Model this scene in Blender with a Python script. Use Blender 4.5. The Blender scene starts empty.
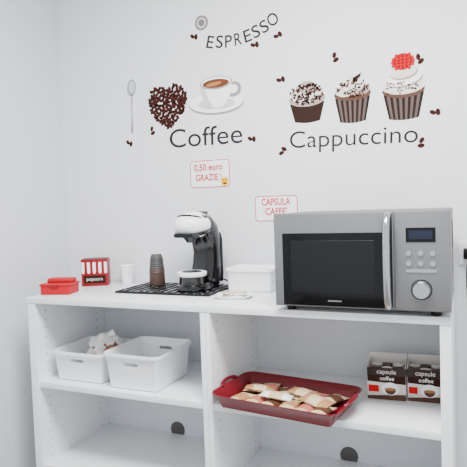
import bpy, bmesh, math, random
from mathutils import Matrix, Vector
random.seed(4)
Z0 = 1.02      # height of the shelf-unit top above the floor; everything below is written relative to that top
D = .446; H = .3266; W = 1.5

# ------------------------------------------------------------------ materials
def lin(c):
    return tuple(((v/255)/12.92 if v/255 <= .04045 else ((v/255+.055)/1.055)**2.4) for v in c)+(1,)
def mat(name, rgb, rough=.5, metal=0., var=.03, scale=30., bump=0., coat=0., spec=.5):
    m = bpy.data.materials.new(name); m.use_nodes = True
    nt = m.node_tree; b = nt.nodes['Principled BSDF']
    c = lin(rgb)
    tc = nt.nodes.new('ShaderNodeTexCoord'); n = nt.nodes.new('ShaderNodeTexNoise'); n.inputs['Scale'].default_value = scale
    nt.links.new(tc.outputs['Object'], n.inputs['Vector'])
    r = nt.nodes.new('ShaderNodeValToRGB')
    r.color_ramp.elements[0].color = tuple(v*(1-var) for v in c[:3])+(1,)
    r.color_ramp.elements[1].color = tuple(min(1, v*(1+var)) for v in c[:3])+(1,)
    nt.links.new(n.outputs['Fac'], r.inputs['Fac']); nt.links.new(r.outputs['Color'], b.inputs['Base Color'])
    b.inputs['Roughness'].default_value = rough; b.inputs['Metallic'].default_value = metal
    b.inputs['Coat Weight'].default_value = coat; b.inputs['Specular IOR Level'].default_value = spec
    if bump:
        bp = nt.nodes.new('ShaderNodeBump'); bp.inputs['Strength'].default_value = bump; bp.inputs['Distance'].default_value = .002
        nt.links.new(n.outputs['Fac'], bp.inputs['Height']); nt.links.new(bp.outputs['Normal'], b.inputs['Normal'])
    return m
def speckle(name, a, b_, scale=60., rough=.4, lo=.45, hi=.55):
    m = mat(name, a, rough, scale=scale)
    r = [n for n in m.node_tree.nodes if n.type == 'VALTORGB'][0]
    r.color_ramp.elements[0].position = lo; r.color_ramp.elements[1].position = hi
    r.color_ramp.elements[0].color = lin(a); r.color_ramp.elements[1].color = lin(b_)
    return m
M = {}
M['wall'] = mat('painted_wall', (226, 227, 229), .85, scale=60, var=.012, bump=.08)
M['wall_l'] = mat('painted_wall_shaded', (213, 215, 218), .85, scale=60, var=.012, bump=.08)  # same wall paint, darkened so the left wall's shade sits in the colour
M['ceil'] = mat('ceiling_paint', (235, 235, 235), .9)
M['floor'] = mat('floor_laminate', (130, 124, 116), .5, var=.15, scale=8)
M['lam'] = mat('white_laminate', (237, 239, 241), .35, var=.01, coat=.1)
M['lamback'] = mat('white_hardboard', (216, 219, 223), .5, var=.01)
M['seam'] = mat('shadow_gap', (90, 90, 92), .8)
M['hole'] = mat('dark_hole', (34, 34, 36), .8)
M['plastic'] = mat('white_plastic', (242, 243, 245), .28, var=.01, coat=.2)
M['black'] = mat('black_gloss', (6, 6, 7), .2, coat=.3, spec=.4)
M['blackm'] = mat('black_matte', (12, 12, 13), .5, spec=.3)
M['steel'] = mat('brushed_steel', (134, 134, 135), .38, metal=.8, scale=90, var=.05)
M['steeld'] = mat('body_grey', (96, 92, 90), .4, metal=.6)
M['glass'] = mat('door_glass', (2, 2, 3), .12, spec=.3)
M['screen'] = mat('door_mesh_window', (7, 7, 9), .3, spec=.35)
M['lcd'] = mat('display_panel', (14, 22, 40), .2, spec=.4)
M['chrome'] = mat('chrome', (184, 185, 188), .22, metal=1.)
M['red'] = mat('red_plastic', (176, 4, 24), .45, spec=.3)
M['redtray'] = mat('red_tray_metal', (108, 3, 22), .4, coat=.15, spec=.4)
M['redtin'] = mat('red_tin', (136, 8, 20), .4, spec=.3)
M['white'] = mat('white_paint', (240, 240, 240), .5, var=.01)
M['cream'] = mat('cream_pack', (208, 184, 146), .4, var=.08)
M['tan'] = mat('tan_pack', (170, 124, 80), .4, var=.12)
M['choc'] = mat('brown_pack', (84, 50, 32), .4, var=.15)
M['pinkp'] = mat('pink_pack', (186, 104, 88), .4, var=.15)
M['boxd'] = mat('dark_brown_card', (44, 28, 22), .5, var=.12, spec=.3)
M['boxg'] = mat('pale_card', (214, 208, 202), .55, var=.05)
M['grey'] = mat('grey_stoneware', (66, 63, 63), .6, var=.25, scale=80)
M['brown'] = mat('brown_sleeve', (76, 56, 48), .6, var=.2, scale=80)
M['mat'] = speckle('patterned_mat', (8, 8, 9), (150, 150, 155), 70, .35, .56, .64)
M['bag'] = speckle('bakery_bag', (236, 234, 232), (150, 96, 74), 18, .5, .54, .58)
# decal inks
def ink(n, c, **k): return mat('decal_'+n, c, .8, var=k.get('var', .05), scale=k.get('scale', 40), spec=.15)
I = dict(brown=ink('dark_brown', (48, 25, 18), var=.35, scale=60), dk=ink('charcoal', (42, 38, 40)), bean=ink('bean', (62, 28, 22), var=.3),
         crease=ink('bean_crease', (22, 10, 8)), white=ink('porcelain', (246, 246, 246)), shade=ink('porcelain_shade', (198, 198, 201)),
         shade2=ink('porcelain_deep', (140, 137, 141)), coffee=ink('coffee', (104, 58, 34), var=.2), crema=ink('crema', (164, 110, 72)),
         frost=ink('frosting', (222, 214, 208)), frost2=ink('frosting_shade', (164, 150, 141)), frostd=ink('choc_frosting', (88, 62, 50), var=.3),
         wrap=ink('wrapper', (40, 29, 26)), wrapl=ink('wrapper_light', (92, 78, 72)), straw=ink('raspberry', (186, 4, 20), var=.2), strawd=ink('raspberry_dark', (120, 2, 12)), strawh=ink('raspberry_light', (206, 40, 48)),
         red=ink('red_print', (196, 12, 22)), paper=ink('paper', (244, 244, 244), var=.01), yellow=ink('yellow', (240, 176, 10)), grey=ink('rosette', (118, 106, 102)), silver=ink('silver', (150, 150, 156)))

# ------------------------------------------------------------------ builders
def link(o): bpy.context.collection.objects.link(o); return o
def empty(name, loc=(0, 0, 0), rz=0.):
    e = bpy.data.objects.new(name, None); e.location = loc; e.rotation_euler = (0, 0, rz); e.empty_display_size = .05; return link(e)
def fin(name, bm, m, parent=None, loc=(0, 0, 0), rot=(0, 0, 0), smooth=False):
    bmesh.ops.recalc_face_normals(bm, faces=bm.faces)
    me = bpy.data.meshes.new(name); bm.to_mesh(me); bm.free()
    for mm in (m if isinstance(m, list) else [m]): me.materials.append(mm)
    if smooth:
        for p in me.polygons: p.use_smooth = True
        if smooth != 'all':
            try: me.set_sharp_from_angle(angle=math.radians(40))
            except Exception: pass
    o = bpy.data.objects.new(name, me); o.location = loc; o.rotation_euler = rot
    if parent: o.parent = parent
    return link(o)
def box(name, parent, m, a, b, bev=.0015, seg=2, **k):
    bm = bmesh.new(); bmesh.ops.create_cube(bm, size=1)
    s = [b[i]-a[i] for i in range(3)]
    for v in bm.verts: v.co = Vector([a[i]+s[i]*(v.co[i]+.5) for i in range(3)])
    if bev: bmesh.ops.bevel(bm, geom=list(bm.edges), offset=min(bev, min(map(abs, s))*.45), segments=seg, profile=.6, affect='EDGES')
    return fin(name, bm, m, parent, smooth=True, **k)
def loft(rings, caps=(True, True), closed=True):
    bm = bmesh.new(); R = [[bm.verts.new(p) for p in r] for r in rings]; n = len(rings[0])
    for a, b in zip(R, R[1:]):
        for i in range(n): bm.faces.new((a[i], a[(i+1) % n], b[(i+1) % n], b[i]))
    if caps[0]: bm.faces.new(R[0][::-1])
    if caps[1]: bm.faces.new(R[-1])
    return bm
def rr(w, d, r, z, n=6, cx=0, cy=0):
    P = []
    for sx, sy, a0 in ((1, 1, 0), (-1, 1, 90), (-1, -1, 180), (1, -1, 270)):
        for i in range(n+1):
            a = math.radians(a0+90*i/n); P.append((cx+sx*(w/2-r)+r*math.cos(a), cy+sy*(d/2-r)+r*math.sin(a), z))
    return P
def lathe(name, parent, m, prof, loc=(0, 0, 0), seg=40, rot=(0, 0, 0), sx=1, sy=1):
    rings = [[(max(r, 1e-4)*sx*math.cos(2*math.pi*i/seg), max(r, 1e-4)*sy*math.sin(2*math.pi*i/seg), z) for i in range(seg)] for r, z in prof]
    return fin(name, loft(rings), m, parent, loc, rot, smooth=True)
def tube(name, parent, m, pts, r, cyc=False, seg=12, radii=None):
    cu = bpy.data.curves.new(name, 'CURVE'); cu.dimensions = '3D'; cu.bevel_depth = r; cu.bevel_resolution = 4; cu.use_fill_caps = True
    s = cu.splines.new('NURBS'); s.points.add(len(pts)-1); s.order_u = 3; s.use_endpoint_u = True; s.use_cyclic_u = cyc; s.resolution_u = seg
    for i, p in enumerate(pts): s.points[i].co = (*p, 1); s.points[i].radius = radii[i] if radii else 1
    cu.materials.append(m); o = bpy.data.objects.new(name, cu); link(o)
    dg = bpy.context.evaluated_depsgraph_get(); me = bpy.data.meshes.new_from_object(o.evaluated_get(dg))
    bpy.data.objects.remove(o); o2 = bpy.data.objects.new(name, me); link(o2)
    for p in me.polygons: p.use_smooth = True
    if parent: o2.parent = parent
    return o2
def pillow(name, parent, m, w, d, h, loc, rot):
    bm = bmesh.new(); n = 14; m2 = 10
    for side in (1, -1):
        g = [[None]*(m2+1) for _ in range(n+1)]
        for i in range(n+1):
            for j in range(m2+1):
                x = -1+2*i/n; y = -1+2*j/m2
                k = (1-abs(x)**3.)*(1-abs(y)**2.6); z = side*h/2*k + .0012*math.sin(9*x+5*y)*k
                if abs(x) > .86: z = side*.0006
                g[i][j] = bm.verts.new((x*w/2, y*d/2*(1-.05*math.cos(x*1.5)), z))
        for i in range(n):
            for j in range(m2): bm.faces.new((g[i][j], g[i+1][j], g[i+1][j+1], g[i][j+1]))
    bmesh.ops.remove_doubles(bm, verts=bm.verts, dist=.0003)
    mats = m if isinstance(m, list) else [m]
    o = fin(name, bm, mats, parent, loc, rot, smooth='all')
    if len(mats) > 1:
        for p in o.data.polygons:
            if abs(p.center.x) < w*.22: p.material_index = 1
    return o
# flat print helpers: coordinates in wall plane (x,z), layer -> tiny y offset
def poly(bm, pts, layer, mi=0):
    vs = [bm.verts.new((x, -.0004*(layer+1), z)) for x, z in pts]
    f = bm.faces.new(vs); f.material_index = mi; return f
def ell(cx, cz, rx, rz, rot=0, n=28, a0=0, a1=360):
    P = []; full = (a1-a0 >= 360); k = n if full else n+1
    for i in range(k):
        a = math.radians(a0+(a1-a0)*i/n); x = rx*math.cos(a); z = rz*math.sin(a); c, s = math.cos(rot), math.sin(rot)
        P.append((cx+x*c-z*s, cz+x*s+z*c))
    return P
def decal(name, shapes, loc=(0, 0, 0), parent=None):
    mats = []; bm = bmesh.new()
    for pts, layer, m in shapes:
        if m not in mats: mats.append(m)
        poly(bm, pts, layer, mats.index(m))
    for f in bm.faces:
        f.normal_update()
        if f.normal.y > 0: f.normal_flip()
    me = bpy.data.meshes.new(name); bm.to_mesh(me); bm.free()
    for m in mats: me.materials.append(m)
    o = bpy.data.objects.new(name, me); o.location = loc
    if parent: o.parent = parent
    return link(o)
def text(name, s, m, x0, x1, zb, cap=None, y=-.0012, parent=None, tilt=0., off=0., spacing=1.):
    cu = bpy.data.curves.new(name, 'FONT'); cu.body = s; cu.size = 1; cu.offset = off; cu.space_character = spacing; cu.resolution_u = 6
    t = bpy.data.objects.new(name+'_t', cu); link(t)
    dg = bpy.context.evaluated_depsgraph_get(); dg.update(); me = bpy.data.meshes.new_from_object(t.evaluated_get(dg)); bpy.data.objects.remove(t)
    xs = [v.co.x for v in me.vertices]; a, b = min(xs), max(xs); sx = (x1-x0)/(b-a)
    sz = sx if cap is None else cap/.70
    for v in me.vertices:
        X = (v.co.x-a)*sx; Z = v.co.y*sz
        v.co = (X*math.cos(tilt)-Z*math.sin(tilt), 0, X*math.sin(tilt)+Z*math.cos(tilt))
    me.materials.clear(); me.materials.append(m)
    o = bpy.data.objects.new(name, me); o.location = (x0, y, zb)
    if parent: o.parent = parent
    return link(o)
def boolcut(o, cutter):
    md = o.modifiers.new('b', 'BOOLEAN'); md.operation = 'DIFFERENCE'; md.object = cutter; md.solver = 'EXACT'
    dg = bpy.context.evaluated_depsgraph_get(); dg.update(); me = bpy.data.meshes.new_from_object(o.evaluated_get(dg))
    o.modifiers.clear(); o.data = me; bpy.data.objects.remove(cutter)

# ------------------------------------------------------------------ room
G = -.177
def slab(name, m, a, b): return box(name, None, m, a, b, bev=0)
slab('wall_back', M['wall'], (G-.1, 0, -Z0), (2.9, .1, 1.5))
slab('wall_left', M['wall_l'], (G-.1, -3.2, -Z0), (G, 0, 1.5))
slab('floor', M['floor'], (G-.1, -3.2, -Z0-.1), (2.9, .1, -Z0))
slab('ceiling', M['ceil'], (G-.1, -3.2, 1.5), (2.9, .1, 1.6))
box('baseboard_back', None, M['white'], (G, -.012, -Z0), (2.9, 0, -Z0+.08))
box('baseboard_left', None, M['white'], (G, -3.2, -Z0), (G+.012, -.012, -Z0+.08))

# ------------------------------------------------------------------ shelf unit
U = empty('shelf_unit')
T = .022; E = .026; yb = -.014
box('top_board', U, M['lam'], (-.014, -D, -T), (W, yb, 0), .002)
for i, (a, b) in enumerate(((-.010, E), (W/2-.018, W/2-.0004), (W/2+.0004, W/2+.018), (W-E-.004, W))):
    box('upright_%d' % (i+1), U, M['lam'], (a, -D+.002, -Z0), (b, yb, -T), .0015)
bays = ((E, W/2-.018), (W/2+.018, W-E-.004))
for j, (a, b) in enumerate(bays):
    for k in (1, 2):
        box('shelf_board_%d%d' % (j, k), U, M['lam'], (a, -D+.006, -H*k-T), (b, -.02, -H*k), .0015)
    box('bottom_board_%d' % j, U, M['lam'], (a, -D+.006, -Z0+.04), (b, -.02, -Z0+.04+T), .0015)
    box('plinth_%d' % j, U, M['lam'], (a, -D+.02, -Z0), (b, -D+.036, -Z0+.04), .001)
    box('back_panel_%d' % j, U, M['lamback'], (a-.004, -.02, -Z0+.01), (b+.004, yb, -T), 0)
    cx = (a+b)/2
    lathe('grommet_%d' % j, U, M['steeld'], [(.026, -.001), (.034, -.001), (.034, .003), (.026, .003)], (cx+.006, -.02, -.634), rot=(math.radians(90), 0, 0))
    lathe('grommet_hole_%d' % j, U, M['hole'], [(0, 0), (.027, 0), (.027, .002), (0, .002)], (cx+.006, -.02, -.634), rot=(math.radians(90), 0, 0))
bm = bmesh.new()
for xf, s in ((E, 1), (W/2+.018, 1), (W/2-.018, -1), (W-E-.004, -1)):
    for yy in (-.39, -.08):
        for k in range(26):
            z = -.06-k*.034
            if abs((z % -H)) < .012: continue
            ring = [bm.verts.new((xf+s*.0005, yy+.0028*math.cos(t*math.pi/5), z+.0028*math.sin(t*math.pi/5))) for t in range(10)]
            bm.faces.new(ring)
fin('pin_holes', bm, M['seam'], U)

# ------------------------------------------------------------------ storage bins
def bin_(name, x0, x1, y0, y1, z, h, r=.03, slot=True, taper=.022):
    w, d = x1-x0, y1-y0; e = empty(name, ((x0+x1)/2, (y0+y1)/2, z)); t = .003
    def R(k, zz): return rr(w-k*2, d-k*2, max(r-k, .004), zz)
    rings = [R(taper+.006, 0), R(taper, .004), R(taper*.4+.003, h*.75), R(.004, h-.012), R(0, h-.010), R(0, h), R(.005, h+.0005), R(.008, h-.004), R(taper*.4+.006, h*.75), R(taper+t, .008), R(taper+.012, .005)]
    o = fin('shell', loft(rings), M['plastic'], e, smooth=True)
    if slot:
        bm = loft([[(x, yy, zz) for x, _, zz in [(a*.034 + s*.022, 0, h*.72+b*.0065) for s, a, b in c]] for yy in (-d, d) for c in ([(1 if math.cos(q) > 0 else -1, math.cos(q)*.25, math.sin(q)) for q in [2*math.pi*i/24+.01 for i in range(24)]],)])
        c = fin('cut', bm, M['plastic'], e); boolcut(o, c)
    return e
Zs = -H
bin_('storage_bin', .056, .304, -.415, -.165, Zs, .116)
bin_('storage_bin', .312, .556, -.432, -.160, Zs, .132)
bin_('small_plastic_basket', .695, .890, -.165, -.025, 0, .088, r=.02, taper=.012, slot=False)

# crumpled bakery bag in the first bin
bm = bmesh.new(); bmesh.ops.create_icosphere(bm, subdivisions=5, radius=1)
from mathutils import noise
for v in bm.verts:
    n = noise.noise(v.co*2.3)*.24+noise.noise(v.co*6)*.10
    v.co = Vector((v.co.x*.066*(1+n), v.co.y*.055*(1+n), v.co.z*.060*(1+n)))
bag = fin('bakery_bag', bm, M['bag'], None, (.215, -.27, Zs+.100), (.2, .1, .4), smooth='all')
tube('bag_twist', bag, M['white'], [(0, 0, .05), (.01, 0, .06), (.03, .01, .066)], .010, radii=[.6, .8, 1.6])

# ------------------------------------------------------------------ red serving tray and snacks
tr = empty('serving_tray', (1.000, -.372, Zs), math.radians(-7))
w, d, h = .41, .25, .045
def R(k, z, r=.03): return rr(w+k*2, d+k*2, r+k, z, 8)
fin('tray', loft([R(-.022, 0), R(-.018, 0), R(0, h*.8), R(.012, h), R(.013, h+.002), R(.010, h+.003), R(-.004, h*.84), R(-.020, .004), R(-.024, .003)]), M['redtray'], tr, smooth=True)
for s in (-1, 1):
    tube('handle', tr, M['redtray'], [(s*.212, -.05, h), (s*.220, -.045, h+.008), (s*.226, 0, h+.012), (s*.220, .045, h+.008), (s*.212, .05, h)], .006)
sn = empty('snack_packets', (1.000, -.372, Zs), math.radians(-7))
cols = [['cream', 'tan'], ['tan', 'cream'], ['cream', 'choc'], ['white', 'cream'], ['cream', 'pinkp'], ['tan', 'cream']]
k = 0
for i in range(6):
    for j in range(2):
        x = -.140+i*.056+random.uniform(-.006, .006); y = -.055+j*.11
        c = cols[(k*5+j) % 6]; k += 1
        pillow('packet_%d' % k, sn, [M[c[0]], M[c[1]]], .10, .062, .024, (x, y, .018+.003*(i % 2)), (random.uniform(-.08, .08), random.uniform(-.12, .12), math.radians(90+random.uniform(-18, 18))))
for q, (x, y) in enumerate(((-.10, .01), (-.02, -.03), (.05, .03), (.11, -.02))):
    c = cols[(q*2+1) % 6]; pillow('packet_top_%d' % q, sn, [M[c[0]], M[c[1]]], .10, .06, .022, (x, y, .037), (random.uniform(-.15, .15), .1, random.uniform(-.6, .9)))

# ------------------------------------------------------------------ coffee capsule boxes
def capbox(x, y, rz, w=.113):
    e = empty('coffee_capsule_box', (x, y, Zs), rz); d, h = .11, .112
    box('carton', e, M['boxg'], (-w/2, -d/2, 0), (w/2, d/2, .080), .0015)
    box('upper_front', e, M['boxd'], (-w/2, -d/2, .079), (w/2, -d/2+.002, h-.006), .0005)
    box('upper_back', e, M['boxg'], (-w/2, d/2-.002, .079), (w/2, d/2, h+.014), .0005)
    box('upper_left', e, M['boxg'], (-w/2, -d/2+.002, .079), (-w/2+.002, d/2-.002, h), .0005)
    box('upper_right', e, M['boxg'], (w/2-.002, -d/2+.002, .079), (w/2, d/2-.002, h), .0005)
    S = [([(-w/2+.001, .060), (w/2-.001, .054), (w/2-.001, .0805), (-w/2+.001, .0805)], 0, I['brown']),
         ([(-w/2+.001, .001), (w/2-.001, .001), (w/2-.001, .022), (-w/2+.001, .012)], 0, I['frostd']),
         (ell(.012, .038, .028, .021), 1, I['white']), (ell(.012, .036, .017, .017, 0, 20, 180, 360), 2, I['frostd']), (ell(.012, .037, .018, .005), 3, I['crema']),
         ([(-w/2+.004, .026), (-.024, .026), (-.024, .048), (-w/2+.004, .048)], 2, I['red'])]
    decal('label', S, (0, -d/2, 0), e)
    text('print', 'coffee', I['white'], -.020, .024, .066, parent=e, y=-d/2-.0024)
    text('print_top', 'capsule', I['frost'], -.030, .030, .087, parent=e, y=-d/2-.0010)
    for q in range(3):
        for s_ in (0, 1):
            lathe('capsule_%d%d' % (q, s_), e, M['boxg'] if (q+s_) % 2 else M['brown'], [(.0, 0), (.014, 0), (.017, .014), (.019, .016), (.019, .018), (0, .018)], (-.034+q*.034, -.025+s_*.045, .080), 20)
capbox(1.292, -.175, math.radians(4), .122)
capbox(1.412, -.160, math.radians(3), .110)

# ------------------------------------------------------------------ microwave
mx, mw, mh, my = 1.002, .500, .2804, -.4604
mv = empty('microwave_oven', (mx, my, 0)); B = .015
box('casing', mv, M['steeld'], (.002, .022, B), (mw-.002, .36, B+mh-.001), .004)
box('front_frame', mv, M['steel'], (0, .004, B), (mw, .024, B+mh), .004)
box('door', mv, M['steel'], (.003, -.004, B+.003), (.352, .006, B+mh-.003), .003)
box('door_glass', mv, M['glass'], (.030, -.0065, B+.006), (.326, -.003, B+mh-.060), .003)
box('door_window', mv, M['screen'], (.056, -.0072, B+.044), (.300, -.0055, B+mh-.082), .012, 3)
box('brand_plate', mv, M['steel'], (.165, -.0072, B+.020), (.205, -.0062, B+.024), 0)
tube('handle', mv, M['chrome'], [(.337, -.004, B+.012), (.337, -.030, B+.02), (.337, -.042, B+.09), (.337, -.045, B+mh/2), (.337, -.042, B+mh-.09), (.337, -.030, B+mh-.02), (.337, -.004, B+mh-.012)], .0105)
box('handle_recess', mv, M['blackm'], (.326, -.0055, B+.01), (.349, -.0035, B+mh-.01), 0)
box('control_panel', mv, M['steel'], (.355, -.004, B+.003), (mw-.003, .006, B+mh-.003), .003)
box('display', mv, M['glass'], (.385, -.0065, B+mh-.088), (.462, -.003, B+mh-.048), .002)
box('display_lcd', mv, M['lcd'], (.393, -.0072, B+mh-.080), (.454, -.006, B+mh-.056), .0005)
for r_ in range(2):
    for c_ in range(3):
        lathe('button_%d%d' % (r_, c_), mv, M['chrome'], [(0, -.004), (.0075, -.004), (.0082, 0), (.0085, .002)], (.392+c_*.031, -.0045, B+mh-.118-r_*.028), 20, rot=(math.radians(-90), 0, 0))
box('button_bar', mv, M['chrome'], (.384, -.0065, B+mh-.172), (.464, -.004, B+mh-.162), .002)
lathe('knob_ring', mv, M['blackm'], [(0, 0), (.028, 0), (.028, .002), (0, .002)], (.424, -.004, B+.062), 40, rot=(math.radians(90), 0, 0))
lathe('knob', mv, M['chrome'], [(0, 0), (.026, 0), (.025, .012), (.021, .018), (0, .018)], (.424, -.005, B+.062), 40, rot=(math.radians(90), 0, 0))
for x in (.03, mw-.05):
    for y in (.03, .31): lathe('foot', mv, M['blackm'], [(0, 0), (.014, 0), (.016, B+.001), (0, B+.001)], (x+.01, y+.01, 0), 20)
for q in range(10): box('vent_%d' % q, mv, M['hole'], (mw-.0025, .20+q*.012, B+.16), (mw-.0012, .206+q*.012, B+.24), 0)

# ------------------------------------------------------------------ socket + cable
so = empty('wall_outlet', (1.575, 0, .135))
box('plate', so, M['plastic'], (-.06, -.008, -.04), (.06, 0, .04), .003)
for q in (-.03, 0, .03): lathe('socket', so, M['blackm'], [(0, 0), (.004, 0), (.004, .002), (0, .002)], (q, -.008, 0), 12, rot=(math.radians(90), 0, 0))
box('plug', so, M['blackm'], (-.045, -.045, -.018), (-.012, -.008, .018), .006, 3)
tube('cable', so, M['blackm'], [(-.028, -.045, 0), (-.028, -.07, -.01), (-.035, -.08, -.06), (-.03, -.08, -.2), (-.03, -.06, -.5)], .004)

# ------------------------------------------------------------------ drawer mat under the machine
dm = empty('drip_mat', (.485, -.165, 0))
box('base', dm, M['blackm'], (-.204, -.120, 0), (.204, .120, .008), .003)
box('surface', dm, M['mat'], (-.199, -.115, .006), (.199, .115, .0095), .001)
for q in range(13): box('rib_%d' % q, dm, M['blackm'], (-.188+q*.0308, -.112, .009), (-.180+q*.0308, .112, .012), .001)
zt = .0118

# ------------------------------------------------------------------ coffee machine
cm = empty('coffee_machine', (.596, -.170, zt), math.radians(-6)); cm.scale = (1.16, 1.05, .975)
def sweep(name, m, S, n=28, p=2.6):
    rings = []
    for i, (y, z, a, b) in enumerate(S):
        y0, z0 = S[max(i-1, 0)][:2]; y1, z1 = S[min(i+1, len(S)-1)][:2]
        t = Vector((y1-y0, z1-z0)).normalized(); nn = Vector((t.y, -t.x))
        ring = []
        for k in range(n):
            q = 2*math.pi*k/n; c, s = math.cos(q), math.sin(q)
            u = math.copysign(abs(c)**(2/p), c)*a; v = math.copysign(abs(s)**(2/p), s)*b
            ring.append((u, y+nn.x*v, z+nn.y*v))
        rings.append(ring)
    return fin(name, loft(rings), m, cm, smooth='all')
lathe('base', cm, M['black'], [(0, 0), (.060, 0), (.063, .006), (.060, .020), (.052, .026), (0, .026)], (0, -.03, 0), sx=.95, sy=1.15)
lathe('drip_riser', cm, M['black'], [(0, .02), (.044, .02), (.042, .05), (.045, .058), (0, .058)], (0, -.05, 0))
lathe('drip_plate', cm, M['white'], [(0, .056), (.046, .056), (.050, .062), (.050, .071), (.046, .073), (.040, .072), (0, .071)], (0, -.05, 0))
lathe('drip_grille', cm, M['blackm'], [(0, .0715), (.034, .0715), (.034, .0735), (0, .0735)], (0, -.05, 0))
sweep('column', M['black'], [(.030, .004, .050, .040), (.040, .04, .052, .040), (.052, .09, .050, .036), (.056, .14, .048, .035), (.050, .19, .050, .040), (.032, .23, .053, .044), (0, .255, .055, .042), (-.035, .262, .054, .036), (-.062, .258, .048, .030), (-.072, .254, .03, .02)])
bm = bmesh.new(); bmesh.ops.create_uvsphere(bm, u_segments=32, v_segments=20, radius=1)
for v in bm.verts: v.co = Vector((v.co.x*.060, v.co.y*.070, v.co.z*.052+(.008 if v.co.y < 0 else 0)*abs(v.co.y)))
fin('head_shell', bm, M['plastic'], cm, (0, -.034, .250), (math.radians(14), 0, 0), smooth='all')
lathe('head_band', cm, M['black'], [(.052, -.004), (.0605, -.003), (.0615, .004), (.0575, .008), (.05, .010)], (0, -.036, .224), rot=(math.radians(14), 0, 0), sy=1.03)
lathe('nozzle', cm, M['black'], [(0, -.052), (.016, -.052), (.022, -.04), (.040, -.02), (.046, .0), (0, .0)], (0, -.045, .236))
box('capsule_slot', cm, M['blackm'], (-.030, -.108, .206), (.030, -.03, .222), .006, 3)
tube('lever', cm, M['black'], [(-.050, -.02, .266), (-.044, -.065, .284), (0, -.084, .290), (.044, -.065, .284), (.050, -.02, .266)], .005)
box('lever_cap', cm, M['black'], (-.020, -.015, .290), (.020, .040, .303), .005, 3)
lathe('water_tank', cm, M['blackm'], [(0, .02), (.048, .02), (.05, .05), (.05, .19), (.044, .215), (0, .22)], (0, .075, 0), sy=.6)
tube('power_cable', cm, M['blackm'], [(.03, .09, .03), (.06, .11, .01), (.10, .115, .0), (.12, .12, .010)], .003)

# ------------------------------------------------------------------ small things on the top
cs = empty('stacked_paper_cups', (.378, -.125, zt))
lathe('cup_bottom', cs, M['brown'], [(0, 0), (.031, 0), (.0325, .003), (.031, .050), (.031, .052), (0, .052)])
for q in range(6): lathe('cup_%d' % q, cs, M['brown'] if q < 2 else M['grey'], [(0, 0), (.0318-q*.001, 0), (.0328-q*.001, .003), (.030-q*.001, .009), (0, .009)], (0, 0, .050+q*.009))
lathe('cup_top', cs, M['grey'], [(0, 0), (.027, 0), (.027, .002), (.021, .020), (.019, .022), (0, .0215)], (0, 0, .104))
lathe('plastic_cup', None, M['plastic'], [(0, 0), (.021, 0), (.023, .003), (.030, .078), (.0325, .080), (.0315, .083), (.0285, .080), (.021, .005), (0, .004)], (.185, -.06, 0))

tn = empty('striped_tin', (.058, -.108, 0), math.radians(27)); a = .056
box('body', tn, M['redtin'], (-a, -.035, 0), (a, .035, .106), .003)
box('lid', tn, M['redtin'], (-a-.0015, -.0365, .104), (a+.0015, .0365, .116), .004)
box('lid_top', tn, M['grey'], (-a+.004, -.031, .1155), (a-.004, .031, .1175), .001)
S = []
for q in range(9):
    x0 = -a+.002+q*(2*a-.004)/9; x1 = x0+(2*a-.004)/9
    if q % 2 == 0: S.append(([(x0, .062), (x1, .062), (x1, .103), (x0, .103)], 0, I['white'])); S.append((ell((x0+x1)/2, .062, (x1-x0)/2, .008, 0, 12, 180, 360), 0, I['white']))
S.append(([(-a+.010, .012), (a-.010, .012), (a-.010, .046), (-a+.010, .046)], 0, I['brown']))
decal('awning_print', S, (0, -.0352, 0), tn)
text('tin_lettering', 'popcorn', I['frost'], -.034, .034, .024, parent=tn, y=-.0362)

rb = empty('red_lidded_box', (.052, -.330, 0), math.radians(14))
box('body', rb, M['red'], (-.060, -.045, 0), (.060, .045, .036), .005, 3)
box('lid', rb, M['red'], (-.063, -.048, .034), (.063, .048, .043), .004, 3)
box('lid_hump', rb, M['red'], (-.050, -.010, .041), (.054, .040, .060), .008, 3)
box('lid_grip', rb, M['redtin'], (-.016, -.051, .028), (.016, -.045, .040), .002)

nd = empty('napkin_dish', (.785, -.275, 0), math.radians(12))
fin('dish', loft([rr(.11, .085, .025, 0), rr(.13, .105, .03, .010), rr(.134, .108, .03, .012), rr(.126, .10, .028, .011), rr(.108, .083, .024, .004)]), M['plastic'], nd, smooth=True)
for q, (c, zz) in enumerate((('white', .009), ('white', .014), ('cream', .018))):
    pillow('sachet_%d' % q, nd, M[c], .085, .06, .008, (random.uniform(-.01, .01), random.uniform(-.008, .008), zz), (0, 0, q*.35-.3))

# ------------------------------------------------------------------ wall decals
def beanshapes(x, z, s, rot, L=0):
    return [(ell(x, z, s, s*.66, rot, 14), L, I['bean']), (ell(x, z, s*.85, s*.10, rot+.15, 10), L+1, I['crease'])]
S = []; hw = .0955; hx, hz = .387, .748
def inheart(x, y):
    x = x*1.22; y = y*1.18+.12
    return (x*x+y*y-1)**3-x*x*y**3 < 0
pts = []; tries = 0
while tries < 12000 and len(pts) < 190:
    tries += 1
    x, y = random.uniform(-1, 1), random.uniform(-1.05, 1.05)
    if inheart(x, y) and all((x-p[0])**2+(y-p[1])**2 > .0140 for p in pts): pts.append((x, y))
for i, (x, y) in enumerate(pts): S += beanshapes(hx+x*hw, hz+y*.096, .0105, random.uniform(0, 3.14), (i % 3)*2)
decal('coffee_bean_heart_decal', S)
S = [(ell(.210, .852, .023, .036, -.1), 0, I['silver']), (ell(.212, .855, .015, .026, -.1), 1, I['shade']),
     ([(.206, .822), (.214, .822), (.209, .74), (.211, .668), (.206, .652), (.199, .655), (.198, .67), (.204, .74)], 0, I['silver']),
     ([(.207, .80), (.210, .80), (.207, .74), (.2065, .67), (.203, .67), (.2055, .74)], 1, I['shade2'])]
decal('spoon_decal', S)
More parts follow.
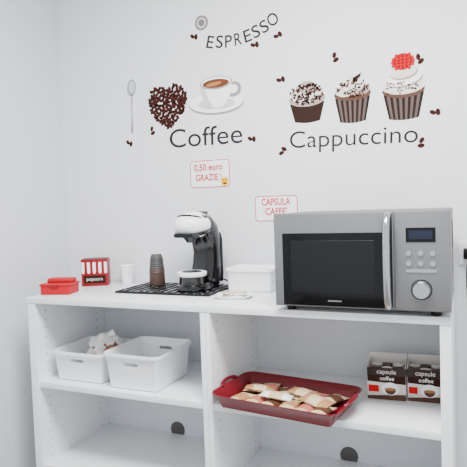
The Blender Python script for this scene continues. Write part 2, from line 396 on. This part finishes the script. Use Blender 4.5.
S = [(ell(.612, .740, .123, .044, -.03, 40), 0, I['shade2']), (ell(.612, .745, .120, .040, -.03, 40), 1, I['white']), (ell(.615, .740, .082, .022, -.03, 36), 2, I['shade']),
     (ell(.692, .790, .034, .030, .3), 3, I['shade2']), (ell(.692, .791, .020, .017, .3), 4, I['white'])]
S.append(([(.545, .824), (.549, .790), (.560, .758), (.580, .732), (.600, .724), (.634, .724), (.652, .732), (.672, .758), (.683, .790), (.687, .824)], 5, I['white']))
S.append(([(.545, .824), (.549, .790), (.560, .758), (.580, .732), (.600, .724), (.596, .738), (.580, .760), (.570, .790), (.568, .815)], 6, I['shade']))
S.append((ell(.616, .824, .071, .026, 0, 36), 7, I['shade2'])); S.append((ell(.616, .825, .066, .022, 0, 36), 8, I['white']))
S.append((ell(.616, .821, .059, .0175, 0, 36), 9, I['coffee'])); S.append((ell(.607, .819, .035, .008, 0.1, 24), 10, I['crema']))
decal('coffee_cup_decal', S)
def cupcake(name, x0, x1, zb, zt_, zw, kind):
    S = []; cx = (x0+x1)/2; w = (x1-x0); tw = w*.48; bw = w*.35; n = 13
    for i in range(n):
        a, b = i/n, (i+1)/n
        S.append(([(cx-bw+2*bw*a, zb-.006*math.sin(math.pi*a)), (cx-bw+2*bw*b, zb-.006*math.sin(math.pi*b)), (cx-tw+2*tw*b, zw), (cx-tw+2*tw*a, zw)], 0, I['wrap'] if i % 2 == 0 else (I['wrapl'] if kind else I['brown'])))
    fh = zt_-zw
    if kind == 0:
        S += [(ell(cx, zw+fh*.16, w*.5, fh*.34, 0, 30), 2, I['frost2']), (ell(cx-.004, zw+fh*.42, w*.42, fh*.44, .1, 30), 3, I['frost']), (ell(cx, zw+fh*.72, w*.26, fh*.28), 4, I['frost2'])]
        for k in range(110):
            a = random.uniform(0, 6.28); r = math.sqrt(random.random()); S.append((ell(cx+math.cos(a)*r*w*.46, zw+fh*.40+math.sin(a)*r*fh*.50, .0066, .0036, random.uniform(0, 3), 6), 5+k % 3, I['brown'] if k % 3 else I['frostd']))
    elif kind == 1:
        S += [(ell(cx, zw+fh*.14, w*.5, fh*.30, 0, 30), 2, I['frostd']), (ell(cx-w*.2, zw+fh*.32, w*.27, fh*.28), 3, I['frost']), (ell(cx+w*.2, zw+fh*.32, w*.27, fh*.28), 4, I['frost2']), (ell(cx, zw+fh*.54, w*.32, fh*.30), 5, I['frost']), (ell(cx+.002, zw+fh*.80, w*.16, fh*.2), 6, I['frost'])]
        for k in range(70):
            a = random.uniform(0, 6.28); r = math.sqrt(random.random()); S.append((ell(cx+math.cos(a)*r*w*.44, zw+fh*.40+math.sin(a)*r*fh*.42, .0058, .0030, random.uniform(0, 3), 6), 7+k % 3, I['brown'] if k % 2 else I['frostd']))
        S.append(([(cx+.002, zt_-.01), (cx+.035, zt_+.006), (cx+.03, zt_-.006), (cx+.008, zt_-.03)], 9, I['brown']))
    else:
        S += [(ell(cx, zw+fh*.08, w*.5, fh*.20, 0, 30), 2, I['frostd']), (ell(cx, zw+fh*.16, w*.49, fh*.19, 0, 30), 3, I['frost']), (ell(cx+.004, zw+fh*.32, w*.43, fh*.18, .12, 30), 4, I['frost2']), (ell(cx+.002, zw+fh*.36, w*.42, fh*.17, .12, 30), 5, I['white']), (ell(cx+.003, zw+fh*.50, w*.33, fh*.17, .1, 30), 6, I['frost2']), (ell(cx, zw+fh*.54, w*.32, fh*.16, .1, 30), 7, I['frost'])]
        rx, rz, rc = w*.24, fh*.21, zw+fh*.79
        S.append((ell(cx, rc, rx, rz, 0, 24), 8, I['strawd']))
        q = 0
        for row in range(5):
            zz = rc-rz*.78+row*rz*.39; half = rx*math.sqrt(max(0, 1-((zz-rc)/rz)**2)); m_ = max(1, int(half*2/.0125))
            for c_ in range(m_+1):
                xx = cx-half+2*half*c_/m_; S.append((ell(xx, zz, .0062, .0064, 0, 10), 9+q % 2, I['straw'])); S.append((ell(xx-.0012, zz+.002, .0020, .0018, 0, 8), 11, I['strawh'])); q += 1
        for k in range(26): S.append((ell(cx+random.uniform(-.42, .42)*w, zw+random.uniform(0, .3)*fh, .005, .0026, random.uniform(0, 3), 6), 8, I['frostd']))
    decal(name, S)
cupcake('cupcake_decal', .922, 1.062, .634, .784, .704, 0)
cupcake('cupcake_decal', 1.096, 1.230, .618, .784, .706, 1)
cupcake('cupcake_decal', 1.270, 1.414, .612, .838, .700, 2)
text('coffee_lettering_decal', 'Coffee', I['dk'], .390, .724, .578, .078, tilt=-.01, off=.0)
text('cappuccino_lettering_decal', 'Cappuccino', I['dk'], .920, 1.388, .538, .064, tilt=-.028, off=-.004)
es = empty('espresso_lettering_decal')
for i, (ch, x, z, a) in enumerate(zip('ESPRESSO', (.592, .635, .677, .721, .765, .803, .841, .880), (.992, .985, .979, .980, .985, .995, 1.008, 1.026), (-14, -8, -2, 5, 12, 18, 24, 30))):
    t = math.radians(a); w_ = .042 if ch == 'O' else .031
    text('letter_%d' % i, ch, I['dk'], x-w_/2, x+w_/2, z-.022, .049, tilt=t, parent=es, off=.008)
S = [(ell(.560, 1.072, .030, .030), 0, I['grey']), (ell(.560, 1.072, .021, .021), 1, I['shade']), (ell(.560, 1.072, .014, .014), 2, I['grey'])]
for k in range(12):
    a = k*math.pi/6; S.append((ell(.560+.026*math.cos(a), 1.072+.026*math.sin(a), .004, .004, 0, 8), 3, I['shade2']))
decal('rosette_decal', S)
S = []
for x, z in ((.893, .975), (.798, .950), (.309, .648), (.195, .610), (.896, .537), (1.398, .512), (1.455, .623), (1.402, .803), (1.106, .848), (.900, .804), (.773, .585), (.533, 1.02)):
    a = random.uniform(0, 3); S += beanshapes(x, z, .0125, a); S += beanshapes(x+.017*math.cos(a+1.4), z+.019*math.sin(a+1.4), .0115, a+.9, 2)
decal('coffee_bean_decals', S)

def sign(name, x, z, w, h, lines, emoji=False):
    e = empty(name, (x, 0, z))
    box('paper', e, I['paper'], (0, -.0012, -h), (w, -.0002, 0), 0)
    def ring(k, r): return [(p[0]+w/2, p[1]-h/2) for p in rr(w-2*k, h-2*k, r, 0)]
    decal('border', [(ring(.002, .012), 0, I['red']), (ring(.0056, .010), 1, I['paper'])], (0, -.0012, 0), e)
    for i, (t, f) in enumerate(lines):
        ww = w*f; text('line_%d' % i, t, I['red'], w/2-ww/2-(.006 if emoji else 0), w/2+ww/2-(.006 if emoji else 0), -h*(.37+.36*i), .026, y=-.0028, parent=e, off=.022)
    if emoji:
        S = [(ell(w-.026, -h+.024, .018, .018), 2, I['yellow']), (ell(w-.032, -h+.029, .002, .003), 3, I['brown']), (ell(w-.020, -h+.029, .002, .003), 3, I['brown']), (ell(w-.026, -h+.020, .009, .007, 0, 12, 180, 360), 3, I['brown'])]
        decal('smiley', S, (0, -.0012, 0), e)
sign('price_sign', .4808, .5175, .1857, .117, (('0,50 euro', .70), ('GRAZIE !', .64)), True)
sign('capsule_sign', .7667, .3605, .1805, .1043, (('CAPSULA', .66), ('CAFFE\'', .50)))

# ------------------------------------------------------------------ lights
def area(name, loc, sx, sy, pw, rot=(0, 0, 0), col=(1, 1, 1)):
    l = bpy.data.lights.new(name, 'AREA'); l.shape = 'RECTANGLE'; l.size = sx; l.size_y = sy; l.energy = pw; l.color = col
    o = bpy.data.objects.new(name, l); o.location = loc; o.rotation_euler = rot; return link(o)
area('ceiling_light_panel', (1.25, -1.15, 1.47), 1.1, .5, 100, col=(.985, .99, 1))
w_ = bpy.data.worlds.new('World'); bpy.context.scene.world = w_; w_.use_nodes = True
w_.node_tree.nodes['Background'].inputs[0].default_value = (.92, .96, 1, 1); w_.node_tree.nodes['Background'].inputs[1].default_value = 1.55

# ------------------------------------------------------------------ camera
yaw, pitch, roll, F = .4105, .051, -.0342, 535.05
f = Vector((-math.sin(yaw)*math.cos(pitch), math.cos(yaw)*math.cos(pitch), -math.sin(pitch)))
r = Vector((math.cos(yaw), math.sin(yaw), 0)); u = r.cross(f)
Rv = r*math.cos(roll)+u*math.sin(roll); Uv = -r*math.sin(roll)+u*math.cos(roll)
cd = bpy.data.cameras.new('camera'); co = link(bpy.data.objects.new('camera', cd)); cd.sensor_width = 36; cd.lens = F/467*36; cd.clip_start = .02
mtx = Matrix((Rv, Uv, -f)).transposed().to_4x4(); mtx.translation = Vector((1.539, -1.9957, .3224))
co.matrix_world = mtx
bpy.context.scene.camera = co
for o in bpy.context.scene.objects:
    if o.parent is None: o.location.z += Z0
